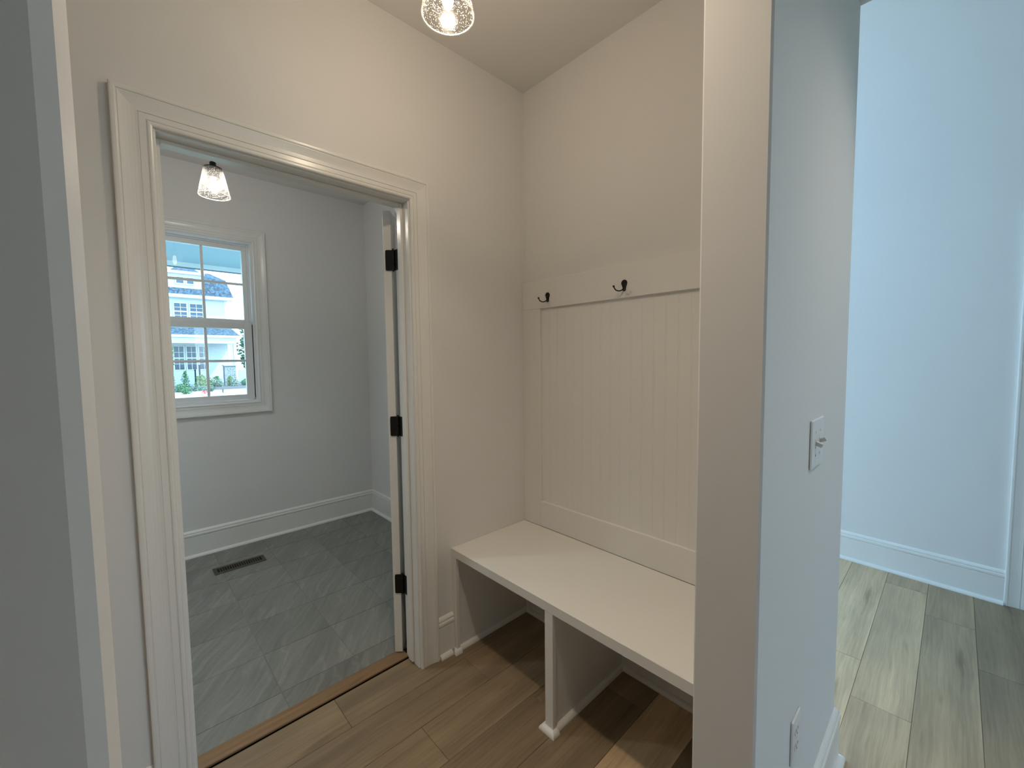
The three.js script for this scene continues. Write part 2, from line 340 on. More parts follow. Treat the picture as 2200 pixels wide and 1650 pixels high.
// along: 'x' or 'z'; face: +1/-1 = direction the wall faces
function baseboard(name, along, a0, a1, plane, face, opt = {}, group) {
  const g = group ?? structure(name);
  const t = along === 'x' ? [1, 0, 0] : [0, 0, 1], v = along === 'x' ? [0, 0, face] : [face, 0, 0], o = along === 'x' ? [0, 0, plane] : [plane, 0, 0];
  mesh('board', sweep(baseProfile, a0, a1, o, t, [0, 1, 0], v, opt), M.trim, g);
  const so = [o[0] + v[0] * 0.0145, 0, o[2] + v[2] * 0.0145];
  const k = 0.0145, s0 = a0 - (opt.w0 ?? 0) * k, s1 = a1 + (opt.w1 ?? 0) * k;
  mesh('shoe_moulding', sweep(shoeProfile, s0 + (opt.s0 ?? 0), s1 + (opt.s1 ?? 0), so, t, [0, 1, 0], v, opt), M.trim, g);
  return g;
}
baseboard('baseboard_back', 'x', 0.9988, 1.085, ZA, 1, { s0: 0.003, s1: -0.018 });
baseboard('baseboard_back', 'x', -0.86, 0.0112, ZA, 1);
baseboard('baseboard_powder_window', 'x', -0.86, 1.64, ZR, 1, { w1: -1, w0: -1 });
baseboard('baseboard_powder_right', 'z', ZR, -1.79, 1.64, -1, { w0: -1 });
baseboard('baseboard_column', 'x', 0.86, XC, ZS, 1, { w0: 1, w1: 1 });
baseboard('baseboard_column_return', 'z', -1.88, ZS, XC, 1, { w1: 1 });
baseboard('baseboard_column_end', 'z', ZS2, ZS, 0.86, -1, { w0: 1, w1: 1 });
baseboard('baseboard_near_left', 'x', -0.86, -0.0125, ZS, 1, { w1: 1 });
baseboard('baseboard_near_left_end', 'z', ZS2, ZS, -0.0125, 1, { w0: 1, w1: 1 });
baseboard('baseboard_far', 'z', -1.86, 0.226, 0, -1, { s1: 0.0 }, farGroup('baseboard_far'));

// far doorway casing and closed door at the right edge
{
  const g = farGroup('trim_2');
  const leg = (z, dir) => mesh('casing', sweep(casingProfile, 0, 2.045, [0, 0, z], [0, 1, 0], [0, 0, dir], [-1, 0, 0], { m1: 1 }), M.trim, g);
  leg(0.315, -1); leg(1.125, 1);
  mesh('casing', sweep(casingProfile, 0.315, 1.125, [0, 2.045, 0], [0, 0, 1], [0, 1, 0], [-1, 0, 0], { m0: 1, m1: 1 }), M.trim, g);
  mesh('jamb', box(0, 0.12, 0, 2.04, 0.31, 0.326), M.trim, g); mesh('jamb', box(0, 0.12, 0, 2.04, 1.114, 1.13), M.trim, g); mesh('jamb', box(0, 0.12, 2.04, 2.06, 0.31, 1.13), M.trim, g);
  const d = farGroup('door_2');
  mesh('slab', box(0.06, 0.095, 0.01, 2.035, 0.329, 1.111, 0.002), M.trim, d);
}

// ------------------------------------------------------------------ powder room window
{
  const w = structure('window_1', [0, 0, 0], 0, 'white double hung window with grilles, view of the neighbouring house');
  const small = casingProfile.map(([a, b]) => [a * 0.955, b]);
  frameCasing(w, WX0 + 0.004, WX1 - 0.004 + 0.008, WY0, WY1, ZR, 1, small);
  const zi = ZR, zo = -3.80;
  const jamb = (n, a, b, c, d) => mesh(n, box(a, b, c, d, zo, zi - 0.004), M.vinyl, w);
  jamb('frame', WX0, WX0 + 0.012, WY0, WY1); jamb('frame', WX1 - 0.012, WX1, WY0, WY1); jamb('frame', WX0 + 0.012, WX1 - 0.012, WY1 - 0.012, WY1); jamb('frame', WX0 + 0.012, WX1 - 0.012, WY0, WY0 + 0.014);
  // blind stops / tracks that step the frame inwards
  for (const [a, b] of [[WX0 + 0.012, WX0 + 0.022], [WX1 - 0.022, WX1 - 0.012]]) mesh('track', [box(a, b, WY0 + 0.014, WY1 - 0.012, -3.716, -3.711, 0.001), box(a, b, WY0 + 0.014, WY1 - 0.012, -3.757, -3.752, 0.001)], M.vinyl, w);
  mesh('track', [box(WX0 + 0.022, WX1 - 0.022, WY1 - 0.022, WY1 - 0.012, -3.716, -3.708, 0.001)], M.vinyl, w);
  mesh('seal', box(WX1 - 0.0135, WX1 - 0.0118, WY0 + 0.03, 1.655, -3.693, -3.6765), M.gasket, w);
  const sash = (zf, zb, ox0, ox1, oy0, oy1, gx0, gx1, gy0, gy1) => {
    const s = new THREE.Group(); s.name = childName(w, 'sash'); w.add(s);
    mesh('stile', box(ox0, gx0, oy0, oy1, zb, zf, 0.002), M.vinyl, s); mesh('stile', box(gx1, ox1, oy0, oy1, zb, zf, 0.002), M.vinyl, s);
    mesh('rail', box(gx0, gx1, oy0, gy0, zb, zf, 0.002), M.vinyl, s); mesh('rail', box(gx0, gx1, gy1, oy1, zb, zf, 0.002), M.vinyl, s);
    const mx = (gx0 + gx1) / 2, my = (gy0 + gy1) / 2 + 0.008, zg = (zf + zb) / 2;
    mesh('muntin', box(mx - 0.009, mx + 0.009, gy0, gy1, zg - 0.006, zg + 0.006, 0.003), M.vinyl, s);
    for (const [a, b] of [[gx0, mx - 0.009], [mx + 0.009, gx1]]) mesh('muntin', box(a, b, my - 0.009, my + 0.009, zg - 0.006, zg + 0.006, 0.003), M.vinyl, s);
    for (const [a, b] of [[gx0, mx - 0.009], [mx + 0.009, gx1]]) for (const [c, e] of [[gy0, my - 0.009], [my + 0.009, gy1]]) {
      const p = new THREE.PlaneGeometry(b - a, e - c); p.translate((a + b) / 2, (c + e) / 2, zg); mesh('pane', p, M.pane, s);
    }
  };
  sash(-3.720, -3.752, WX0 + 0.014, WX1 - 0.014, 1.630, WY1 - 0.014, 0.217, 0.702, 1.696, 2.211);
  sash(-3.680, -3.711, WX0 + 0.014, WX1 - 0.016, WY0 + 0.016, 1.668, 0.217, 0.689, 1.131, 1.623);
}
// glazing of the foyer and the rear room
function glazing(name, x0, x1, y0, y1, z, cols, rows) {
  const w = structure(name);
  const b = 0.06;
  mesh('frame', box(x0, x0 + b, y0, y1, z - 0.04, z + 0.04), M.vinyl, w); mesh('frame', box(x1 - b, x1, y0, y1, z - 0.04, z + 0.04), M.vinyl, w);
  mesh('frame', box(x0 + b, x1 - b, y0, y0 + b, z - 0.04, z + 0.04), M.vinyl, w); mesh('frame', box(x0 + b, x1 - b, y1 - b, y1, z - 0.04, z + 0.04), M.vinyl, w);
  const W = (x1 - x0 - 2 * b) / cols, H = (y1 - y0 - 2 * b) / rows;
  for (let i = 0; i < cols; i++) for (let j = 0; j < rows; j++) { const p = new THREE.PlaneGeometry(W - 0.012, H - 0.012); p.translate(x0 + b + W * (i + 0.5), y0 + b + H * (j + 0.5), z); mesh('pane', p, M.paneClear, w); }
  for (let i = 1; i < cols; i++) mesh('mullion', box(x0 + b + W * i - 0.01, x0 + b + W * i + 0.01, y0 + b, y1 - b, z - 0.012, z + 0.012), M.vinyl, w);
  for (let j = 1; j < rows; j++) mesh('mullion', box(x0 + b, x1 - b, y0 + b + H * j - 0.01, y0 + b + H * j + 0.01, z - 0.0125, z + 0.0125), M.vinyl, w);
}
glazing('window_2', 1.76, 3.30, 0.02, 2.42, -1.95, 3, 2);
glazing('window_3', 1.76, 3.30, 2.55, 4.25, -1.95, 2, 1);
glazing('window_4', 1.3, 3.55, 0.1, 2.55, 5.55, 3, 1);
struct('added_sun_shade', box(-1.5, 5.5, 2.75, 2.9, 5.6, 6.6), M.ceiling);  // unseen slab added to keep direct sun out of the rear window

// ------------------------------------------------------------------ built-in bench, back panelling, hooks
const XR = XB - 0.0195;
{
  const p = structure('trim_3', [0, 0, 0], 0, 'white beadboard back panel framed by flat boards above the bench');
  mesh('top_rail', box(XR, XB, 1.631, 1.772, ZA, ZS2, 0.0015), M.bench, p);
  mesh('side_stile', box(XR, XB, 0.495, 1.631, ZA, -1.466, 0.0012), M.bench, p);
  mesh('side_stile', box(XR, XB, 0.495, 1.631, -0.486, ZS2, 0.0012), M.bench, p);
  mesh('bottom_rail', box(XR, XB, 0.495, 0.630, -1.466, -0.486, 0.002), M.bench, p);
  const n = 19, W = 0.98 / n, shared = slabStrip(W);
  for (let i = 0; i < n; i++) { const m = mesh('beadboard', shared, M.bench, p); m.position.set(XB, 0.63, -1.466 + W * i); }
}
function slabStrip(W) { // one beadboard strip facing -x: flat with a small bead and groove along one edge
  return sweep([[0, 0], [0, 0.0058], [0.0008, 0.0066], [0.0058, 0.0066], [0.0064, 0.0060], [0.0070, 0.0066], [W - 0.0008, 0.0066], [W, 0.0058], [W, 0]], 0, 1.001, [0, 0, 0], [0, 1, 0], [0, 0, 1], [-1, 0, 0]);
}
{
  const X0 = 1.085;
  const b = thing('storage_bench', 'white built-in bench with two open shoe cubbies below the coat hooks', 'bench', [0, 0, 0]), XE = XR - 0.0005;
  mesh('seat', box(X0, XE, 0.457, 0.496, ZA, ZS2, 0.002), M.bench, b);
  const side = (z0, z1, wide0, wide1) => {
    mesh('upright', box(X0 + 0.0195, XE, 0, 0.457, z0, z1), M.bench, b);
    mesh('face_stile', box(X0 + 0.001, X0 + 0.0195, 0, 0.457, wide0, wide1, 0.0015), M.bench, b);
  };
  side(ZA, ZA + 0.020, ZA, ZA + 0.034);
  side(-0.990, -0.971, -1.0, -0.961);
  side(ZS2 - 0.020, ZS2, ZS2 - 0.034, ZS2);
  mesh('back_panel', box(XE - 0.012, XE, 0, 0.457, ZA + 0.02, ZS2 - 0.02), M.bench, b);
  const sh = (along, a0, a1, plane, face, opt) => mesh('shoe_moulding', sweep(shoeProfile, a0, a1, along === 'x' ? [0, 0, plane] : [plane, 0, 0], along === 'x' ? [1, 0, 0] : [0, 0, 1], [0, 1, 0], along === 'x' ? [0, 0, face] : [face, 0, 0], opt), M.bench, b);
  sh('z', ZA + 0.0145, ZA + 0.034, X0 + 0.001, -1, { w0: -1, w1: 1 });
  sh('x', X0 + 0.001, X0 + 0.0195, ZA + 0.034, 1, { w0: 1 });
  sh('x', X0 + 0.0195, XE - 0.012, ZA + 0.020, 1, {});
  sh('z', -1.0, -0.961, X0 + 0.001, -1, { w0: 1, w1: 1 });
  sh('x', X0 + 0.001, X0 + 0.0195, -0.961, 1, { w0: 1 });
  sh('x', X0 + 0.0195, XE - 0.012, -0.971, 1, {});
  sh('x', X0 + 0.001, X0 + 0.0195, -1.0, -1, { w0: 1 });
  sh('x', X0 + 0.0195, XE - 0.012, -0.990, -1, {});
  sh('z', ZA + 0.02, -0.99, XE - 0.012, -1, {}); sh('z', -0.971, ZS2 - 0.02, XE - 0.012, -1, {});
}
function coatHook(z, label) {
  const h = thing('coat_hook', label, 'hook', [XR, 1.682, z], 0);
  const s = new THREE.Shape(); s.moveTo(-0.0055, -0.021); s.quadraticCurveTo(-0.0065, -0.006, -0.0105, 0.003); s.absarc(0, 0.0105, 0.0128, Math.PI * 1.15, -Math.PI * 0.15, true); s.quadraticCurveTo(0.0065, -0.006, 0.0055, -0.021); s.quadraticCurveTo(0, -0.024, -0.0055, -0.021);
  const plate = new THREE.ExtrudeGeometry(s, { depth: 0.002, bevelEnabled: true, bevelThickness: 0.0014, bevelSize: 0.0012, bevelSegments: 3, curveSegments: 16 });
  plate.rotateY(-Math.PI / 2); plate.translate(0, 0, 0);
  mesh('back_plate', plate, M.black, h);
  for (const d of [-1, 1]) {
    const prong = mesh('prong', [tube([[-0.002, -0.010, 0.002 * d], [-0.010, -0.019, 0.006 * d], [-0.022, -0.0225, 0.016 * d], [-0.031, -0.017, 0.024 * d], [-0.0355, -0.006, 0.0285 * d]], 0.0026, 26, 10)], M.black, h);
    const t = new THREE.SphereGeometry(0.0048, 16, 12); t.translate(-0.0362, -0.0035, 0.0292 * d); mesh('ball_tip', t, M.black, prong);
  }
  mesh('screw', [cyl(0.0026, 0.0026, 0.0012, 0, 0, 0, 12)].map((g) => { g.rotateZ(Math.PI / 2); g.translate(-0.0045, 0.012, 0); return g; }), M.blackMetal, h);
}
coatHook(-1.41, 'black double prong coat hook on the rail nearest the corner beside the doorway wall');
coatHook(-0.975, 'black double prong coat hook at the middle of the rail, closer to the column');

// ------------------------------------------------------------------ pendant lamps
function seededGlass() {
  return new THREE.MeshPhysicalMaterial({ color: new THREE.Color().setRGB(0.97, 0.96, 0.94), roughness: 0.12, transmission: 1, thickness: 0, ior: 1.5, bumpMap: seedBump, bumpScale: 0.0004 });
}
const seedBump = dataTex(256, 256, (u, v) => { const a = fbm(u * 34, v * 34, 2, 2); return [clamp8(128 + Math.max(0, a - 0.12) * 620)]; }, false);
seedBump.wrapS = seedBump.wrapT = THREE.RepeatWrapping;
const glassMat = seededGlass();
const rimGlass = new THREE.MeshPhysicalMaterial({ color: new THREE.Color().setRGB(0.98, 0.97, 0.94), roughness: 0.35, transmission: 0.35, thickness: 0, ior: 1.5 });
const bubbleMat = new THREE.MeshPhysicalMaterial({ color: new THREE.Color().setRGB(0.98, 0.97, 0.95), roughness: 0.5, transmission: 0.5, thickness: 0 });
const bulbGlow = new THREE.MeshStandardMaterial({ color: 0xffffff, emissive: new THREE.Color().setRGB(1.0, 0.86, 0.62), emissiveIntensity: LAMP.glow, roughness: 0.4 });
function pendant(x, rimY, z, label, intensity, tint) {
  const p = thing('pendant_lamp', label, 'lamp', [x, rimY, z]);
  const R1 = 0.07, R0 = 0.043, Hs = 0.135;
  mesh('canopy', new THREE.LatheGeometry([[0, CEIL - rimY - 0.001], [0.062, CEIL - rimY - 0.001], [0.062, CEIL - rimY - 0.014], [0.054, CEIL - rimY - 0.022], [0.012, CEIL - rimY - 0.024], [0, CEIL - rimY - 0.024]].map((q) => new THREE.Vector2(...q)), 40), M.blackMetal, p);
  mesh('stem', cyl(0.0065, 0.0065, CEIL - rimY - 0.022 - (Hs + 0.03), 0, (CEIL - rimY - 0.022 + Hs + 0.03) / 2, 0, 16), M.blackMetal, p);
  mesh('socket', new THREE.LatheGeometry([[0, Hs + 0.033], [0.0135, Hs + 0.033], [0.0145, Hs + 0.030], [0.0145, Hs + 0.006], [0.040, Hs + 0.005], [0.040, Hs + 0.0005], [0.0265, Hs + 0.0005], [0.0265, Hs - 0.045], [0.0235, Hs - 0.047], [0.0235, Hs - 0.030], [0, Hs - 0.030]].map((q) => new THREE.Vector2(...q)), 40), M.blackMetal, p);
  // shade: a single wall of seeded glass, flat top ring, thick fire-polished rim
  const prof = [[R0 - 0.003, Hs], [R0, Hs - 0.003]]; for (let i = 1; i <= 10; i++) prof.push([R0 + (R1 - R0) * i / 10, Hs - 0.003 - (Hs - 0.003) * i / 10]);
  const shade = mesh('glass_shade', (() => { const g = new THREE.LatheGeometry(prof.map((q) => new THREE.Vector2(...q)), 56); return g; })(), glassMat, p);
  const rim = new THREE.TorusGeometry(R1 - 0.0006, 0.0018, 10, 64); rim.rotateX(Math.PI / 2); mesh('rim', rim, rimGlass, shade);
  const bubbles = [], base = new THREE.IcosahedronGeometry(1, 0);
  for (let i = 0; i < 1900; i++) {
    const t = rnd(), a = rnd() * Math.PI * 2, r = R0 + (R1 - R0) * t - 0.0002, s = rr(0.0003, 0.0009), g = base.clone();
    g.scale(s, s * rr(1, 1.8), s); g.translate(r * Math.cos(a), Hs - 0.003 - (Hs - 0.006) * t, r * Math.sin(a)); bubbles.push(g);
  }
  const bub = mesh('seed_bubbles', bubbles, bubbleMat, shade); bub.userData.kind = 'stuff'; bub.castShadow = false;
  const bulbProf = [[0, 0.012], [0.006, 0.014], [0.012, 0.022], [0.0155, 0.034], [0.0165, 0.046], [0.0145, 0.060], [0.0115, 0.072], [0.0105, 0.084], [0.0105, 0.092], [0, 0.092]];
  mesh('bulb', new THREE.LatheGeometry(bulbProf.map((q) => new THREE.Vector2(...q)), 24), bulbGlow, p);
  const l = new THREE.PointLight(tint, intensity); l.position.set(0, 0.05, 0); l.castShadow = true; l.shadow.radius = 0.7; l.shadow.mapSize.set(1024, 1024); l.name = 'bulb_light'; p.add(l);
}
pendant(0.69, 2.305, -0.972, 'pendant lamp with seeded glass shade at the top edge, above the bench nook', LAMP.nook, LAMP.color);
pendant(0.397, 2.237, -2.66, 'pendant lamp with seeded glass cone and black socket seen through the doorway', LAMP.powder, LAMP.powderColor);

// ------------------------------------------------------------------ added fill lights, shaped as recessed ceiling fixtures, out of frame
function addedFill(x, z, label, color, intensity, angle) {
  const d = thing('added_fill_light', label, 'light', [x, CEIL, z]);
  mesh('trim_ring', new THREE.LatheGeometry([[0.052, -0.0005], [0.085, -0.0005], [0.085, -0.003], [0.080, -0.006], [0.056, -0.007], [0.052, -0.004], [0.052, -0.0005]].map((q) => new THREE.Vector2(...q)), 40), M.plastic, d);
  const disc = new THREE.CylinderGeometry(0.052, 0.052, 0.002, 32); disc.translate(0, -0.0018, 0);
  mesh('diffuser', disc, new THREE.MeshStandardMaterial({ color: 0xffffff, emissive: color, emissiveIntensity: 3 }), d);
  const s = new THREE.SpotLight(color, intensity, 0, angle, 1); s.position.set(0, -0.012, 0); s.target.position.set(0, -2, 0); s.castShadow = true; s.shadow.radius = 2.5; s.name = 'addedFill'; d.add(s, s.target);
}
addedFill(0.44, -0.64, 'added fill light shaped as a white recessed fixture in the nook ceiling, between the pendant and the hall opening', LAMP.color, LAMP.fillNook, 1.0);
addedFill(1.5, 0.45, 'added fill light shaped as a white recessed fixture in the hall behind the camera', LAMP.fillHallColor, LAMP.fillHall, 1.0);
addedFill(-0.25, -2.5, 'added fill light shaped as a white recessed fixture in the tiled room, left of the doorway', LAMP.fillPowderColor, LAMP.fillPowder, 1.05);

// ------------------------------------------------------------------ floor register
{
  const x0 = 0.374, x1 = 0.670, z0 = -3.333, z1 = -3.228;
  const v = thing('floor_register', 'dark brown metal floor vent set into the grey tiles under the window', 'vent', [(x0 + x1) / 2, 0, (z0 + z1) / 2]);
  const w = x1 - x0, d = z1 - z0, b = 0.021;
  for (const [n, g] of [['frame', [box(-w / 2, w / 2, 0.0002, 0.005, -d / 2, -d / 2 + b, 0.0015), box(-w / 2, w / 2, 0.0002, 0.005, d / 2 - b, d / 2, 0.0015), box(-w / 2, -w / 2 + b, 0.0002, 0.005, -d / 2 + b, d / 2 - b, 0.0015), box(w / 2 - b, w / 2, 0.0002, 0.005, -d / 2 + b, d / 2 - b, 0.0015)]]]) mesh(n, g, M.register, v);
  mesh('duct', box(-w / 2 + b, w / 2 - b, 0.0002, 0.0008, -d / 2 + b, d / 2 - b), M.dark, v);
  const n = 19, s = box(-0.0022, 0.0022, 0.0008, 0.0042, -d / 2 + b, d / 2 - b);
  for (let i = 1; i < n; i++) { const m = mesh('slat', s, M.register, v); m.position.x = -w / 2 + b + (w - 2 * b) * i / n; }
}
// ------------------------------------------------------------------ switch and outlet on the column
{
  const s = thing('light_switch', 'white double toggle light switch plate halfway up the column wall', 'switch', [1.286, 1.157, ZS]);
  mesh('plate', box(-0.0635, 0.0635, -0.062, 0.062, 0, 0.0058, 0.0028), M.plastic, s);
  for (const x of [-0.023, 0.023]) {
    mesh('toggle_slot', box(x - 0.0055, x + 0.0055, -0.012, 0.012, 0.0056, 0.0066, 0.0004), M.plastic, s);
    const t = box(-0.0044, 0.0044, -0.005, 0.006, 0, 0.016, 0.0014); t.rotateX(x < 0 ? 0.34 : -0.42); t.translate(x, 0.001, 0.005);
    mesh('toggle', t, M.plastic, s);
    for (const y of [-0.030, 0.030]) { const c = cyl(0.0033, 0.0033, 0.001, 0, 0, 0, 14); c.rotateX(Math.PI / 2); c.translate(x, y, 0.0062); mesh('screw', c, M.plastic, s); }
  }
  const o = thing('wall_outlet', 'white duplex wall outlet low on the column above the baseboard', 'outlet', [1.161, 0.445, ZS]);
  mesh('plate', box(-0.036, 0.036, -0.0575, 0.0575, 0, 0.0055, 0.0026), M.plastic, o);
  for (const y of [-0.0195, 0.0195]) {
    const f = new THREE.CylinderGeometry(0.0168, 0.0168, 0.0022, 28); f.rotateX(Math.PI / 2); f.scale(1, 0.86, 1); f.translate(0, y, 0.0058);
    const r = mesh('receptacle', f, M.plastic, o);
    mesh('slot', [box(-0.0075, -0.0055, y - 0.001, y + 0.007, 0.0066, 0.0072), box(0.0055, 0.0075, y, y + 0.007, 0.0066, 0.0072), (() => { const c = cyl(0.0022, 0.0022, 0.0006, 0, 0, 0, 12); c.rotateX(Math.PI / 2); c.translate(0, y - 0.0075, 0.0069); return c; })()], M.dark, r);
  }
  const c = cyl(0.003, 0.003, 0.001, 0, 0, 0, 14); c.rotateX(Math.PI / 2); c.translate(0, 0, 0.0058); mesh('screw', c, M.plastic, o);
}

// ------------------------------------------------------------------ outdoors
const E = {
  siding: (() => { const t = dataTex(8, 128, (u, v) => { const f = (v * 1) % 1; return [clamp8(f < 0.12 ? 40 : 90 + f * 165)]; }, false); t.wrapS = t.wrapT = THREE.RepeatWrapping; t.repeat.set(1, 1 / 0.16); return std([0.48, 0.50, 0.51], { bumpMap: t, bumpScale: 0.012, roughness: 0.7 }); })(),
  beam: std([0.72, 0.74, 0.74], { roughness: 0.6 }),
  white: std([0.55, 0.56, 0.56], { roughness: 0.6 }),
  shingle: (() => {
    const t = dataTex(512, 512, (u, v) => { const row = Math.floor(v * 34), off = ((row * 7919) % 13) / 13, tab = Math.floor((u + off) * 36), h = Math.abs(Math.sin(row * 12.9898 + tab * 78.233) * 43758.5453) % 1, f = (v * 34) % 1; const k = (0.62 + h * 0.7) * (f < 0.12 ? 0.6 : 1) + fbm(u * 60, v * 60, 3, 2) * 0.3; return [clamp8(62 * k), clamp8(80 * k), clamp8(96 * k)]; });
    t.wrapS = t.wrapT = THREE.RepeatWrapping; t.repeat.set(1 / 4, 1 / 4); return std([0.6, 0.6, 0.6], { map: t, roughness: 0.9 });
  })(),
  glass: std([0.04, 0.06, 0.09], { roughness: 0.06, metalness: 0.0 }),
  porchCeiling: std([0.27, 0.40, 0.50], { roughness: 0.6 }),
  stone: std([0.25, 0.25, 0.25], { roughness: 0.9 }),
  mortar: std([0.16, 0.16, 0.17], { roughness: 1 }),
  pavement: std([0.30, 0.295, 0.27], { roughness: 0.9 }),
  lawn: std([0.12, 0.14, 0.10], { roughness: 1 }),
  mulch: std([0.07, 0.06, 0.06], { roughness: 1 }),
  slate: std([0.15, 0.165, 0.19], { roughness: 0.8 }),
  bark: std([0.10, 0.075, 0.055], { roughness: 0.9 }),
  leaf: [[0.06, 0.15, 0.05], [0.12, 0.20, 0.04], [0.07, 0.17, 0.09], [0.20, 0.24, 0.18], [0.14, 0.19, 0.14]].map((c) => new THREE.MeshPhysicalMaterial({ color: new THREE.Color().setRGB(...c), roughness: 0.8, transmission: 0.3, thickness: 0, side: THREE.DoubleSide })),
  red: std([0.75, 0.05, 0.06], { roughness: 0.6 }),
};
struct('ground', box(-60, 70, -1.2, -0.7, -120, 40), E.lawn);
tag(mesh('street_pavement', box(-30, 40, -0.7, -0.66, -36.6, -20), E.pavement), 'pale sunlit pavement strip outside beyond the window', 'pavement');
// own front porch
{
  const p = thing('front_porch', 'front porch with blue grey ceiling and pale beam just outside the window', 'porch', [0, 0, 0]);
  mesh('porch_ceiling', box(-3.5, 1.75, 2.62, 2.68, -6.62, -3.80), E.porchCeiling, p);
  mesh('beam', box(-3.5, 1.75, 2.562, 2.85, -6.66, -6.62), E.beam, p);
  mesh('drip_edge', box(-3.5, 1.75, 2.552, 2.562, -6.67, -6.625), E.slate, p);
  mesh('porch_roof', new ConvexGeometry([[-3.5, 2.86, -7.1], [1.8, 2.86, -7.1], [-3.5, 2.86, -3.8], [1.8, 2.86, -3.8], [-3.5, 3.5, -3.8], [1.8, 3.5, -3.8]].map((q) => V(...q))), E.shingle, p);
  mesh('porch_floor', [box(-3.5, 3.9, -0.7, -0.14, -6.9, -3.80), box(1.72, 3.9, -0.7, -0.14, -3.8, -2.0)], E.pavement, p);
}
// neighbouring house across the street; origin at its facade, ground level
{
  const h = thing('neighbor_house', 'white two storey house with blue grey shingle roof seen through the window', 'house', [0, -0.55, -42]);
  const Y = -0.15;
  mesh('upper_wall', box(-4, 6.67, 4.6 + Y, 7.25 + Y, -8, 0), E.siding, h);
  mesh('lower_wall', box(-4, 7.2, -0.3, 4.7 + Y, -8, 0), E.siding, h);
  mesh('corner_board', box(6.52, 6.70, 4.4 + Y, 7.2 + Y, -0.2, 0.03), E.white, h);
  mesh('corner_board', box(7.03, 7.24, -0.3, 4.0 + Y, -0.2, 0.03), E.white, h);
  // main roof with hipped right side, and its fascia
  const roof = [[-4, 7.38, 0.45], [7.14, 7.38, 0.45], [6.86, 8.95, -0.9], [5.95, 9.62, -2.2], [-4, 9.9, -2.6], [-4, 7.38, -8], [7.14, 7.38, -8], [6.86, 8.95, -6.6]].map((q) => V(q[0], q[1] + Y, q[2]));
  mesh('main_roof', metreUV(new ConvexGeometry(roof)), E.shingle, h);
  mesh('upper_fascia', box(-4, 7.16, 7.18 + Y, 7.375 + Y, 0.30, 0.47), E.white, h);
  mesh('upper_soffit', box(-4, 7.10, 7.12 + Y, 7.18 + Y, -0.1, 0.44), E.white, h);
  // dormer
  const d = mesh('dormer', box(2.96, 5.16, 7.85 + Y, 9.06 + Y, -2.4, -0.02), E.siding, h);
  mesh('dormer_fascia', [box(2.84, 5.28, 9.02 + Y, 9.22 + Y, -0.07, 0.18)], E.white, d);
  const tri = new THREE.Shape([[2.84, 9.2], [3.18, 9.56], [4.9, 9.62], [5.28, 9.2]].map((q) => new THREE.Vector2(q[0], q[1] + Y)));
  tri.holes.push(new THREE.Path([[3.12, 9.235], [3.36, 9.46], [4.66, 9.46], [4.98, 9.235]].map((q) => new THREE.Vector2(q[0], q[1] + Y))));
  const rake = new THREE.ExtrudeGeometry(tri, { depth: 0.12, bevelEnabled: false }); rake.translate(0, 0, 0.01); mesh('dormer_rake', rake, E.white, d);
  mesh('dormer_roof', metreUV(new ConvexGeometry([[2.9, 9.22, -0.02], [5.22, 9.22, -0.02], [3.25, 9.6, -0.7], [4.85, 9.6, -0.7], [2.9, 9.22, -2.6], [5.22, 9.22, -2.6], [3.25, 9.6, -2.6], [4.85, 9.6, -2.6]].map((q) => V(q[0], q[1] + Y, q[2])))), E.shingle, d);
  const windowUnit = (name, x0, x1, y0, y1, z, rows, cols, parent = h) => {
    const b = 0.07, f = mesh(name, [box(x0 - b, x0, y0 - b, y1 + b, z, z + 0.06), box(x1, x1 + b, y0 - b, y1 + b, z, z + 0.06), box(x0, x1, y1, y1 + b, z, z + 0.06), box(x0, x1, y0 - b, y0, z, z + 0.06)], E.white, parent);
    if (parent !== h) return mesh('window_pane', box(x0, x1, y0, y1, z, z + 0.02), E.glass, parent), f;
    const cw = (x1 - x0) / cols, rh = (y1 - y0) / rows;
    for (let i = 0; i < cols; i++) for (let j = 0; j < rows; j++) mesh('pane', box(x0 + i * cw + 0.016, x0 + (i + 1) * cw - 0.016, y0 + j * rh + (rows === 4 && j === 2 ? 0.04 : 0.016), y0 + (j + 1) * rh - (rows === 4 && j === 1 ? 0.04 : 0.016), z + 0.01, z + 0.03), E.glass, f);
    const bars = []; for (let i = 1; i < cols; i++) bars.push(box(x0 + i * cw - 0.016, x0 + i * cw + 0.016, y0, y1, z + 0.01, z + 0.045));
    for (let j = 1; j < rows; j++) { const t = rows === 4 && j === 2 ? 0.05 : 0.016; bars.push(box(x0, x1, y0 + j * rh - t, y0 + j * rh + t, z + 0.01, z + 0.046)); }
    mesh('sash_bar', bars, E.white, f);
    return f;
  };
  windowUnit('window', 3.25, 4.02, 5.45 + Y, 6.70 + Y, 0.005, 4, 2); windowUnit('window', 4.24, 5.04, 5.45 + Y, 6.70 + Y, 0.005, 4, 2);
  windowUnit('dormer_window', 3.48, 3.92, 8.28 + Y, 8.74 + Y, -0.015, 2, 2, d); windowUnit('dormer_window', 4.14, 4.56, 8.28 + Y, 8.74 + Y, -0.015, 2, 2, d);
  for (const [a, b] of [[3.08, 3.67], [3.87, 4.47], [4.66, 5.26]]) windowUnit('window', a, b, 1.48 + Y, 3.31 + Y, 0.005, 4, 2);
  mesh('window_head', box(2.92, 5.42, 3.4 + Y, 3.58 + Y, 0, 0.08), E.white, h);
  // lower porch roof on a beam, post on a stone pier
  const pr = [[-4, 4.16, 2.0], [7.2, 4.16, 2.0], [6.95, 4.85, 0.0], [-4, 4.95, 0.0], [-4, 4.1, 0.0], [7.2, 4.1, 0.0]].map((q) => V(q[0], q[1] + Y, q[2]));
  mesh('porch_roof', metreUV(new ConvexGeometry(pr)), E.shingle, h);
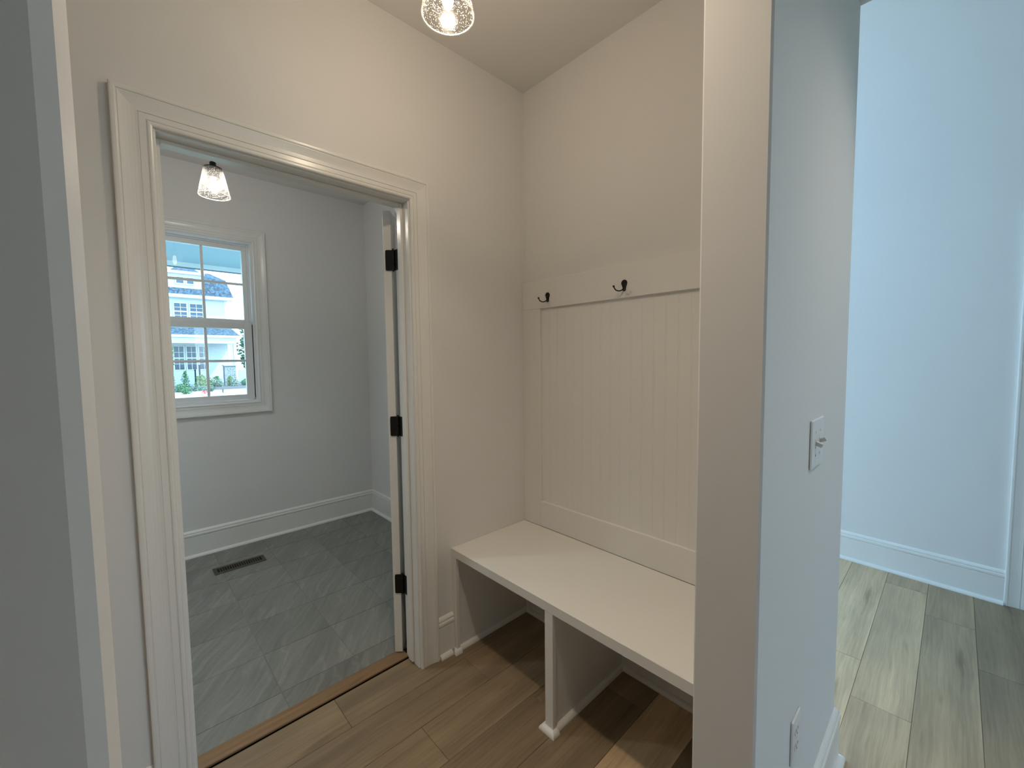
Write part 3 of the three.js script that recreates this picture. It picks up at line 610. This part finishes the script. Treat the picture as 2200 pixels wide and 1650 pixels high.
  mesh('porch_fascia', box(-4, 7.22, 3.98 + Y, 4.155 + Y, 1.88, 2.04), E.white, h);
  mesh('porch_beam', box(-4, 6.95, 3.52 + Y, 3.98 + Y, 1.55, 1.8), E.white, h);
  mesh('porch_soffit', box(-4, 7.1, 3.97 + Y, 3.99 + Y, 0.0, 1.9), E.white, h);
  mesh('porch_post', box(6.34, 6.52, 1.7 + Y, 3.55 + Y, 1.58, 1.76), E.white, h);
  const pier = mesh('stone_pier', box(6.02, 6.78, -0.2, 1.72 + Y, 1.3, 2.0), E.mortar, h);
  mesh('pier_cap', box(5.96, 6.84, 1.72 + Y, 1.80 + Y, 1.24, 2.06), E.stone, pier);
  const stones = [];
  for (let r = 0, y = -0.15; y < 1.62 + Y; r++) { const hh = rr(0.07, 0.13); for (let x = 6.01; x < 6.76;) { const w = Math.min(rr(0.12, 0.3), 6.80 - x); stones.push(box(x + 0.008, x + w - 0.008, y + 0.006, y + hh - 0.006, 1.95, 2.0 + rr(0.005, 0.035))); x += w; } y += hh; }
  const st = mesh('pier_stones', stones, E.stone, pier); st.userData.kind = 'stuff';
  mesh('porch_base', box(-4, 7.2, -0.3, 0.28 + Y, 0, 1.9), E.slate, h);
}
// planting
function leafMass(n, w, hgt, d, size, shape = 'ball') {
  const pos = [], q = new THREE.Quaternion(), e = new THREE.Euler(), a = V(0, 0, 0);
  const lf = [[-0.5, 0, 0], [0, 0.28, 0.08], [0.5, 0, 0], [0, -0.28, 0.08]];
  for (let i = 0; i < n; i++) {
    const th = rnd() * Math.PI * 2, y = rnd(), r = Math.sqrt(rnd()) * (shape === 'ball' ? Math.sqrt(Math.max(0.05, 1 - Math.pow(y * 1.8 - 0.8, 2))) : shape === 'cone' ? 1 - y * 0.85 : 1) * (0.8 + 0.35 * perlin.noise(Math.cos(th) * 2 + n, y * 3, Math.sin(th) * 2));
    e.set(rr(-1.2, 1.2), rnd() * 6.28, rr(-0.8, 0.8)); q.setFromEuler(e); const s = size * rr(0.6, 1.3);
    const P = lf.map((k) => a.set(...k).multiplyScalar(s).applyQuaternion(q).add(V(Math.cos(th) * r * w / 2, y * hgt, Math.sin(th) * r * d / 2)).toArray());
    pos.push(...P[0], ...P[3], ...P[1], ...P[1], ...P[3], ...P[2]);
  }
  const g = new THREE.BufferGeometry(); g.setAttribute('position', new THREE.BufferAttribute(new Float32Array(pos), 3)); g.computeVertexNormals(); return g;
}
function plant(name, label, category, x, y, z, w, hgt, n, size, mat, shape, trunk = 0) {
  const t = thing(name, label, category, [x, y, z]);
  const stems = []; if (trunk) stems.push(tube([[0, -trunk, 0], [0.03, hgt * 0.35, 0.02], [0, hgt * 0.85, 0]], Math.max(0.02, w * 0.03), 8, 7));
  else for (let i = 0; i < 4; i++) { const a = i * 1.6 + 0.4; stems.push(tube([[0, 0, 0], [Math.cos(a) * w * 0.12, hgt * 0.35, Math.sin(a) * w * 0.12], [Math.cos(a) * w * 0.25, hgt * 0.75, Math.sin(a) * w * 0.25]], 0.012, 6, 5)); }
  mesh('stem', stems, E.bark, t);
  const f = mesh('foliage', (() => { const g = leafMass(n, w, hgt, w, size, shape); if (trunk) g.translate(0, hgt * 0.1, 0); return g; })(), E.leaf[mat], t); f.userData.kind = 'stuff';
  return t;
}
// garden bed in front of the neighbouring house
tag(mesh('mulch_bed', new ConvexGeometry([[3.4, -0.7, -36.65], [12, -0.7, -36.65], [12, -0.50, -37.6], [3.4, -0.50, -37.6], [3.4, -0.50, -40.0], [12, -0.50, -40.0], [3.4, -0.7, -40.0], [12, -0.7, -40.0]].map((q) => V(...q))), E.mulch), 'dark mulch garden bed along the front of the white house', 'garden bed');
{
  const s = thing('garden_steps', 'grey stone steps at the left of the garden bed outside', 'steps', [2.6, -0.66, -36.2]);
  for (let i = 0; i < 4; i++) mesh('step', box(-1.2, 0.15, i * 0.17, i * 0.17 + 0.13, -2.2, -0.5 * i, 0.01), E.slate, s);
}
plant('shrub', 'tall loose green shrub in the middle of the garden bed, left of the railing posts', 'shrub', 3.25, -0.52, -37.2, 0.85, 1.25, 340, 0.13, 0, 'cone');
plant('shrub', 'bright yellow green shrub below the two dark railing posts', 'shrub', 4.15, -0.52, -37.0, 1.05, 0.95, 420, 0.13, 1, 'ball');
plant('shrub', 'pale silvery shrub low in the bed beside the yellow green shrub', 'shrub', 3.85, -0.70, -36.4, 1.5, 0.42, 420, 0.12, 4, 'ball');
plant('shrub', 'pale flowering shrub below the left edge of the stone pier', 'shrub', 5.25, -0.5, -38.0, 0.95, 0.50, 320, 0.12, 3, 'ball');
plant('shrub', 'low green shrub against the sunlit wall left of the stone pier', 'shrub', 5.35, -0.5, -39.0, 0.9, 0.75, 320, 0.13, 0, 'ball');
plant('shrub', 'small yellow green shrub directly before the stone pier', 'shrub', 6.15, -0.5, -38.9, 0.6, 0.75, 220, 0.11, 1, 'ball');
plant('shrub', 'pale flowering shrub at the right foot of the stone pier', 'shrub', 6.35, -0.5, -38.1, 0.8, 0.5, 280, 0.11, 3, 'ball');
plant('shrub', 'light green bush at the left edge of the view, beside the steps', 'shrub', 2.55, -0.2, -38.3, 0.5, 0.8, 200, 0.12, 1, 'ball');
plant('tree', 'leafy green tree on the right, behind the stone pier', 'tree', 10.1, -0.7, -46.6, 4.4, 6.4, 8500, 0.30, 2, 'ball', 0.3);
plant('tree', 'small bright green tree on the left, beside the lower windows', 'tree', 2.60, 0.6, -39.2, 0.72, 2.0, 420, 0.13, 1, 'ball', 1.2);
plant('sapling', 'thin dark sapling standing on the pale pavement', 'sapling', 4.75, -0.66, -32.6, 0.22, 0.32, 24, 0.08, 2, 'ball');
plant('shrub', 'low spreading green shrub between the tall loose shrub and the steps', 'shrub', 2.9, -0.66, -35.9, 1.0, 0.55, 380, 0.12, 0, 'ball');
plant('shrub', 'low green shrub on the pale pavement at the bottom left of the view', 'shrub', 2.95, -0.66, -33.6, 0.8, 0.36, 320, 0.10, 0, 'ball');
plant('shrub', 'pale silvery shrub in front, right of the red flowers', 'shrub', 4.35, -0.66, -35.0, 0.8, 0.45, 300, 0.11, 4, 'ball');
plant('shrub', 'rounded yellow green shrub at the wall, between the railing posts and the pier', 'shrub', 4.75, -0.5, -38.6, 0.8, 0.7, 320, 0.12, 1, 'ball');
plant('shrub', 'small dark green shrub at the far right end of the garden bed', 'shrub', 7.1, -0.5, -38.4, 0.8, 0.5, 280, 0.11, 0, 'ball');
{
  const f = thing('red_flower', 'red flower cluster at the bottom of the view outside the window', 'flower', [3.75, -0.66, -32.4]);
  mesh('stem', [tube([[0, 0, 0], [0.02, 0.06, 0], [0, 0.12, 0]], 0.008, 6, 5), tube([[0, 0, 0], [-0.06, 0.06, 0.02], [-0.09, 0.11, 0]], 0.008, 6, 5)], E.leaf[0], f);
  const b = mesh('blossom', (() => { const g = leafMass(60, 0.34, 0.17, 0.3, 0.09, 'ball'); g.translate(0, 0.06, 0); return g; })(), E.red, f); b.userData.kind = 'stuff';
}
for (const [x, top, label] of [[3.86, 0.84, 'shorter dark metal railing post, the left of the pair in the garden'], [4.12, 1.17, 'taller dark metal railing post, the right of the pair in the garden']]) {
  const p = thing('railing_post', label, 'post', [x, -0.55, -37.4]);
  mesh('shaft', box(-0.045, 0.045, 0, top + 0.5, -0.045, 0.045, 0.006), M.black, p); mesh('cap', box(-0.06, 0.06, top + 0.5, top + 0.55, -0.06, 0.06, 0.012), M.black, p);
}

scene.traverse((o) => { delete o.userData.__names; });
renderer.render(scene, camera);
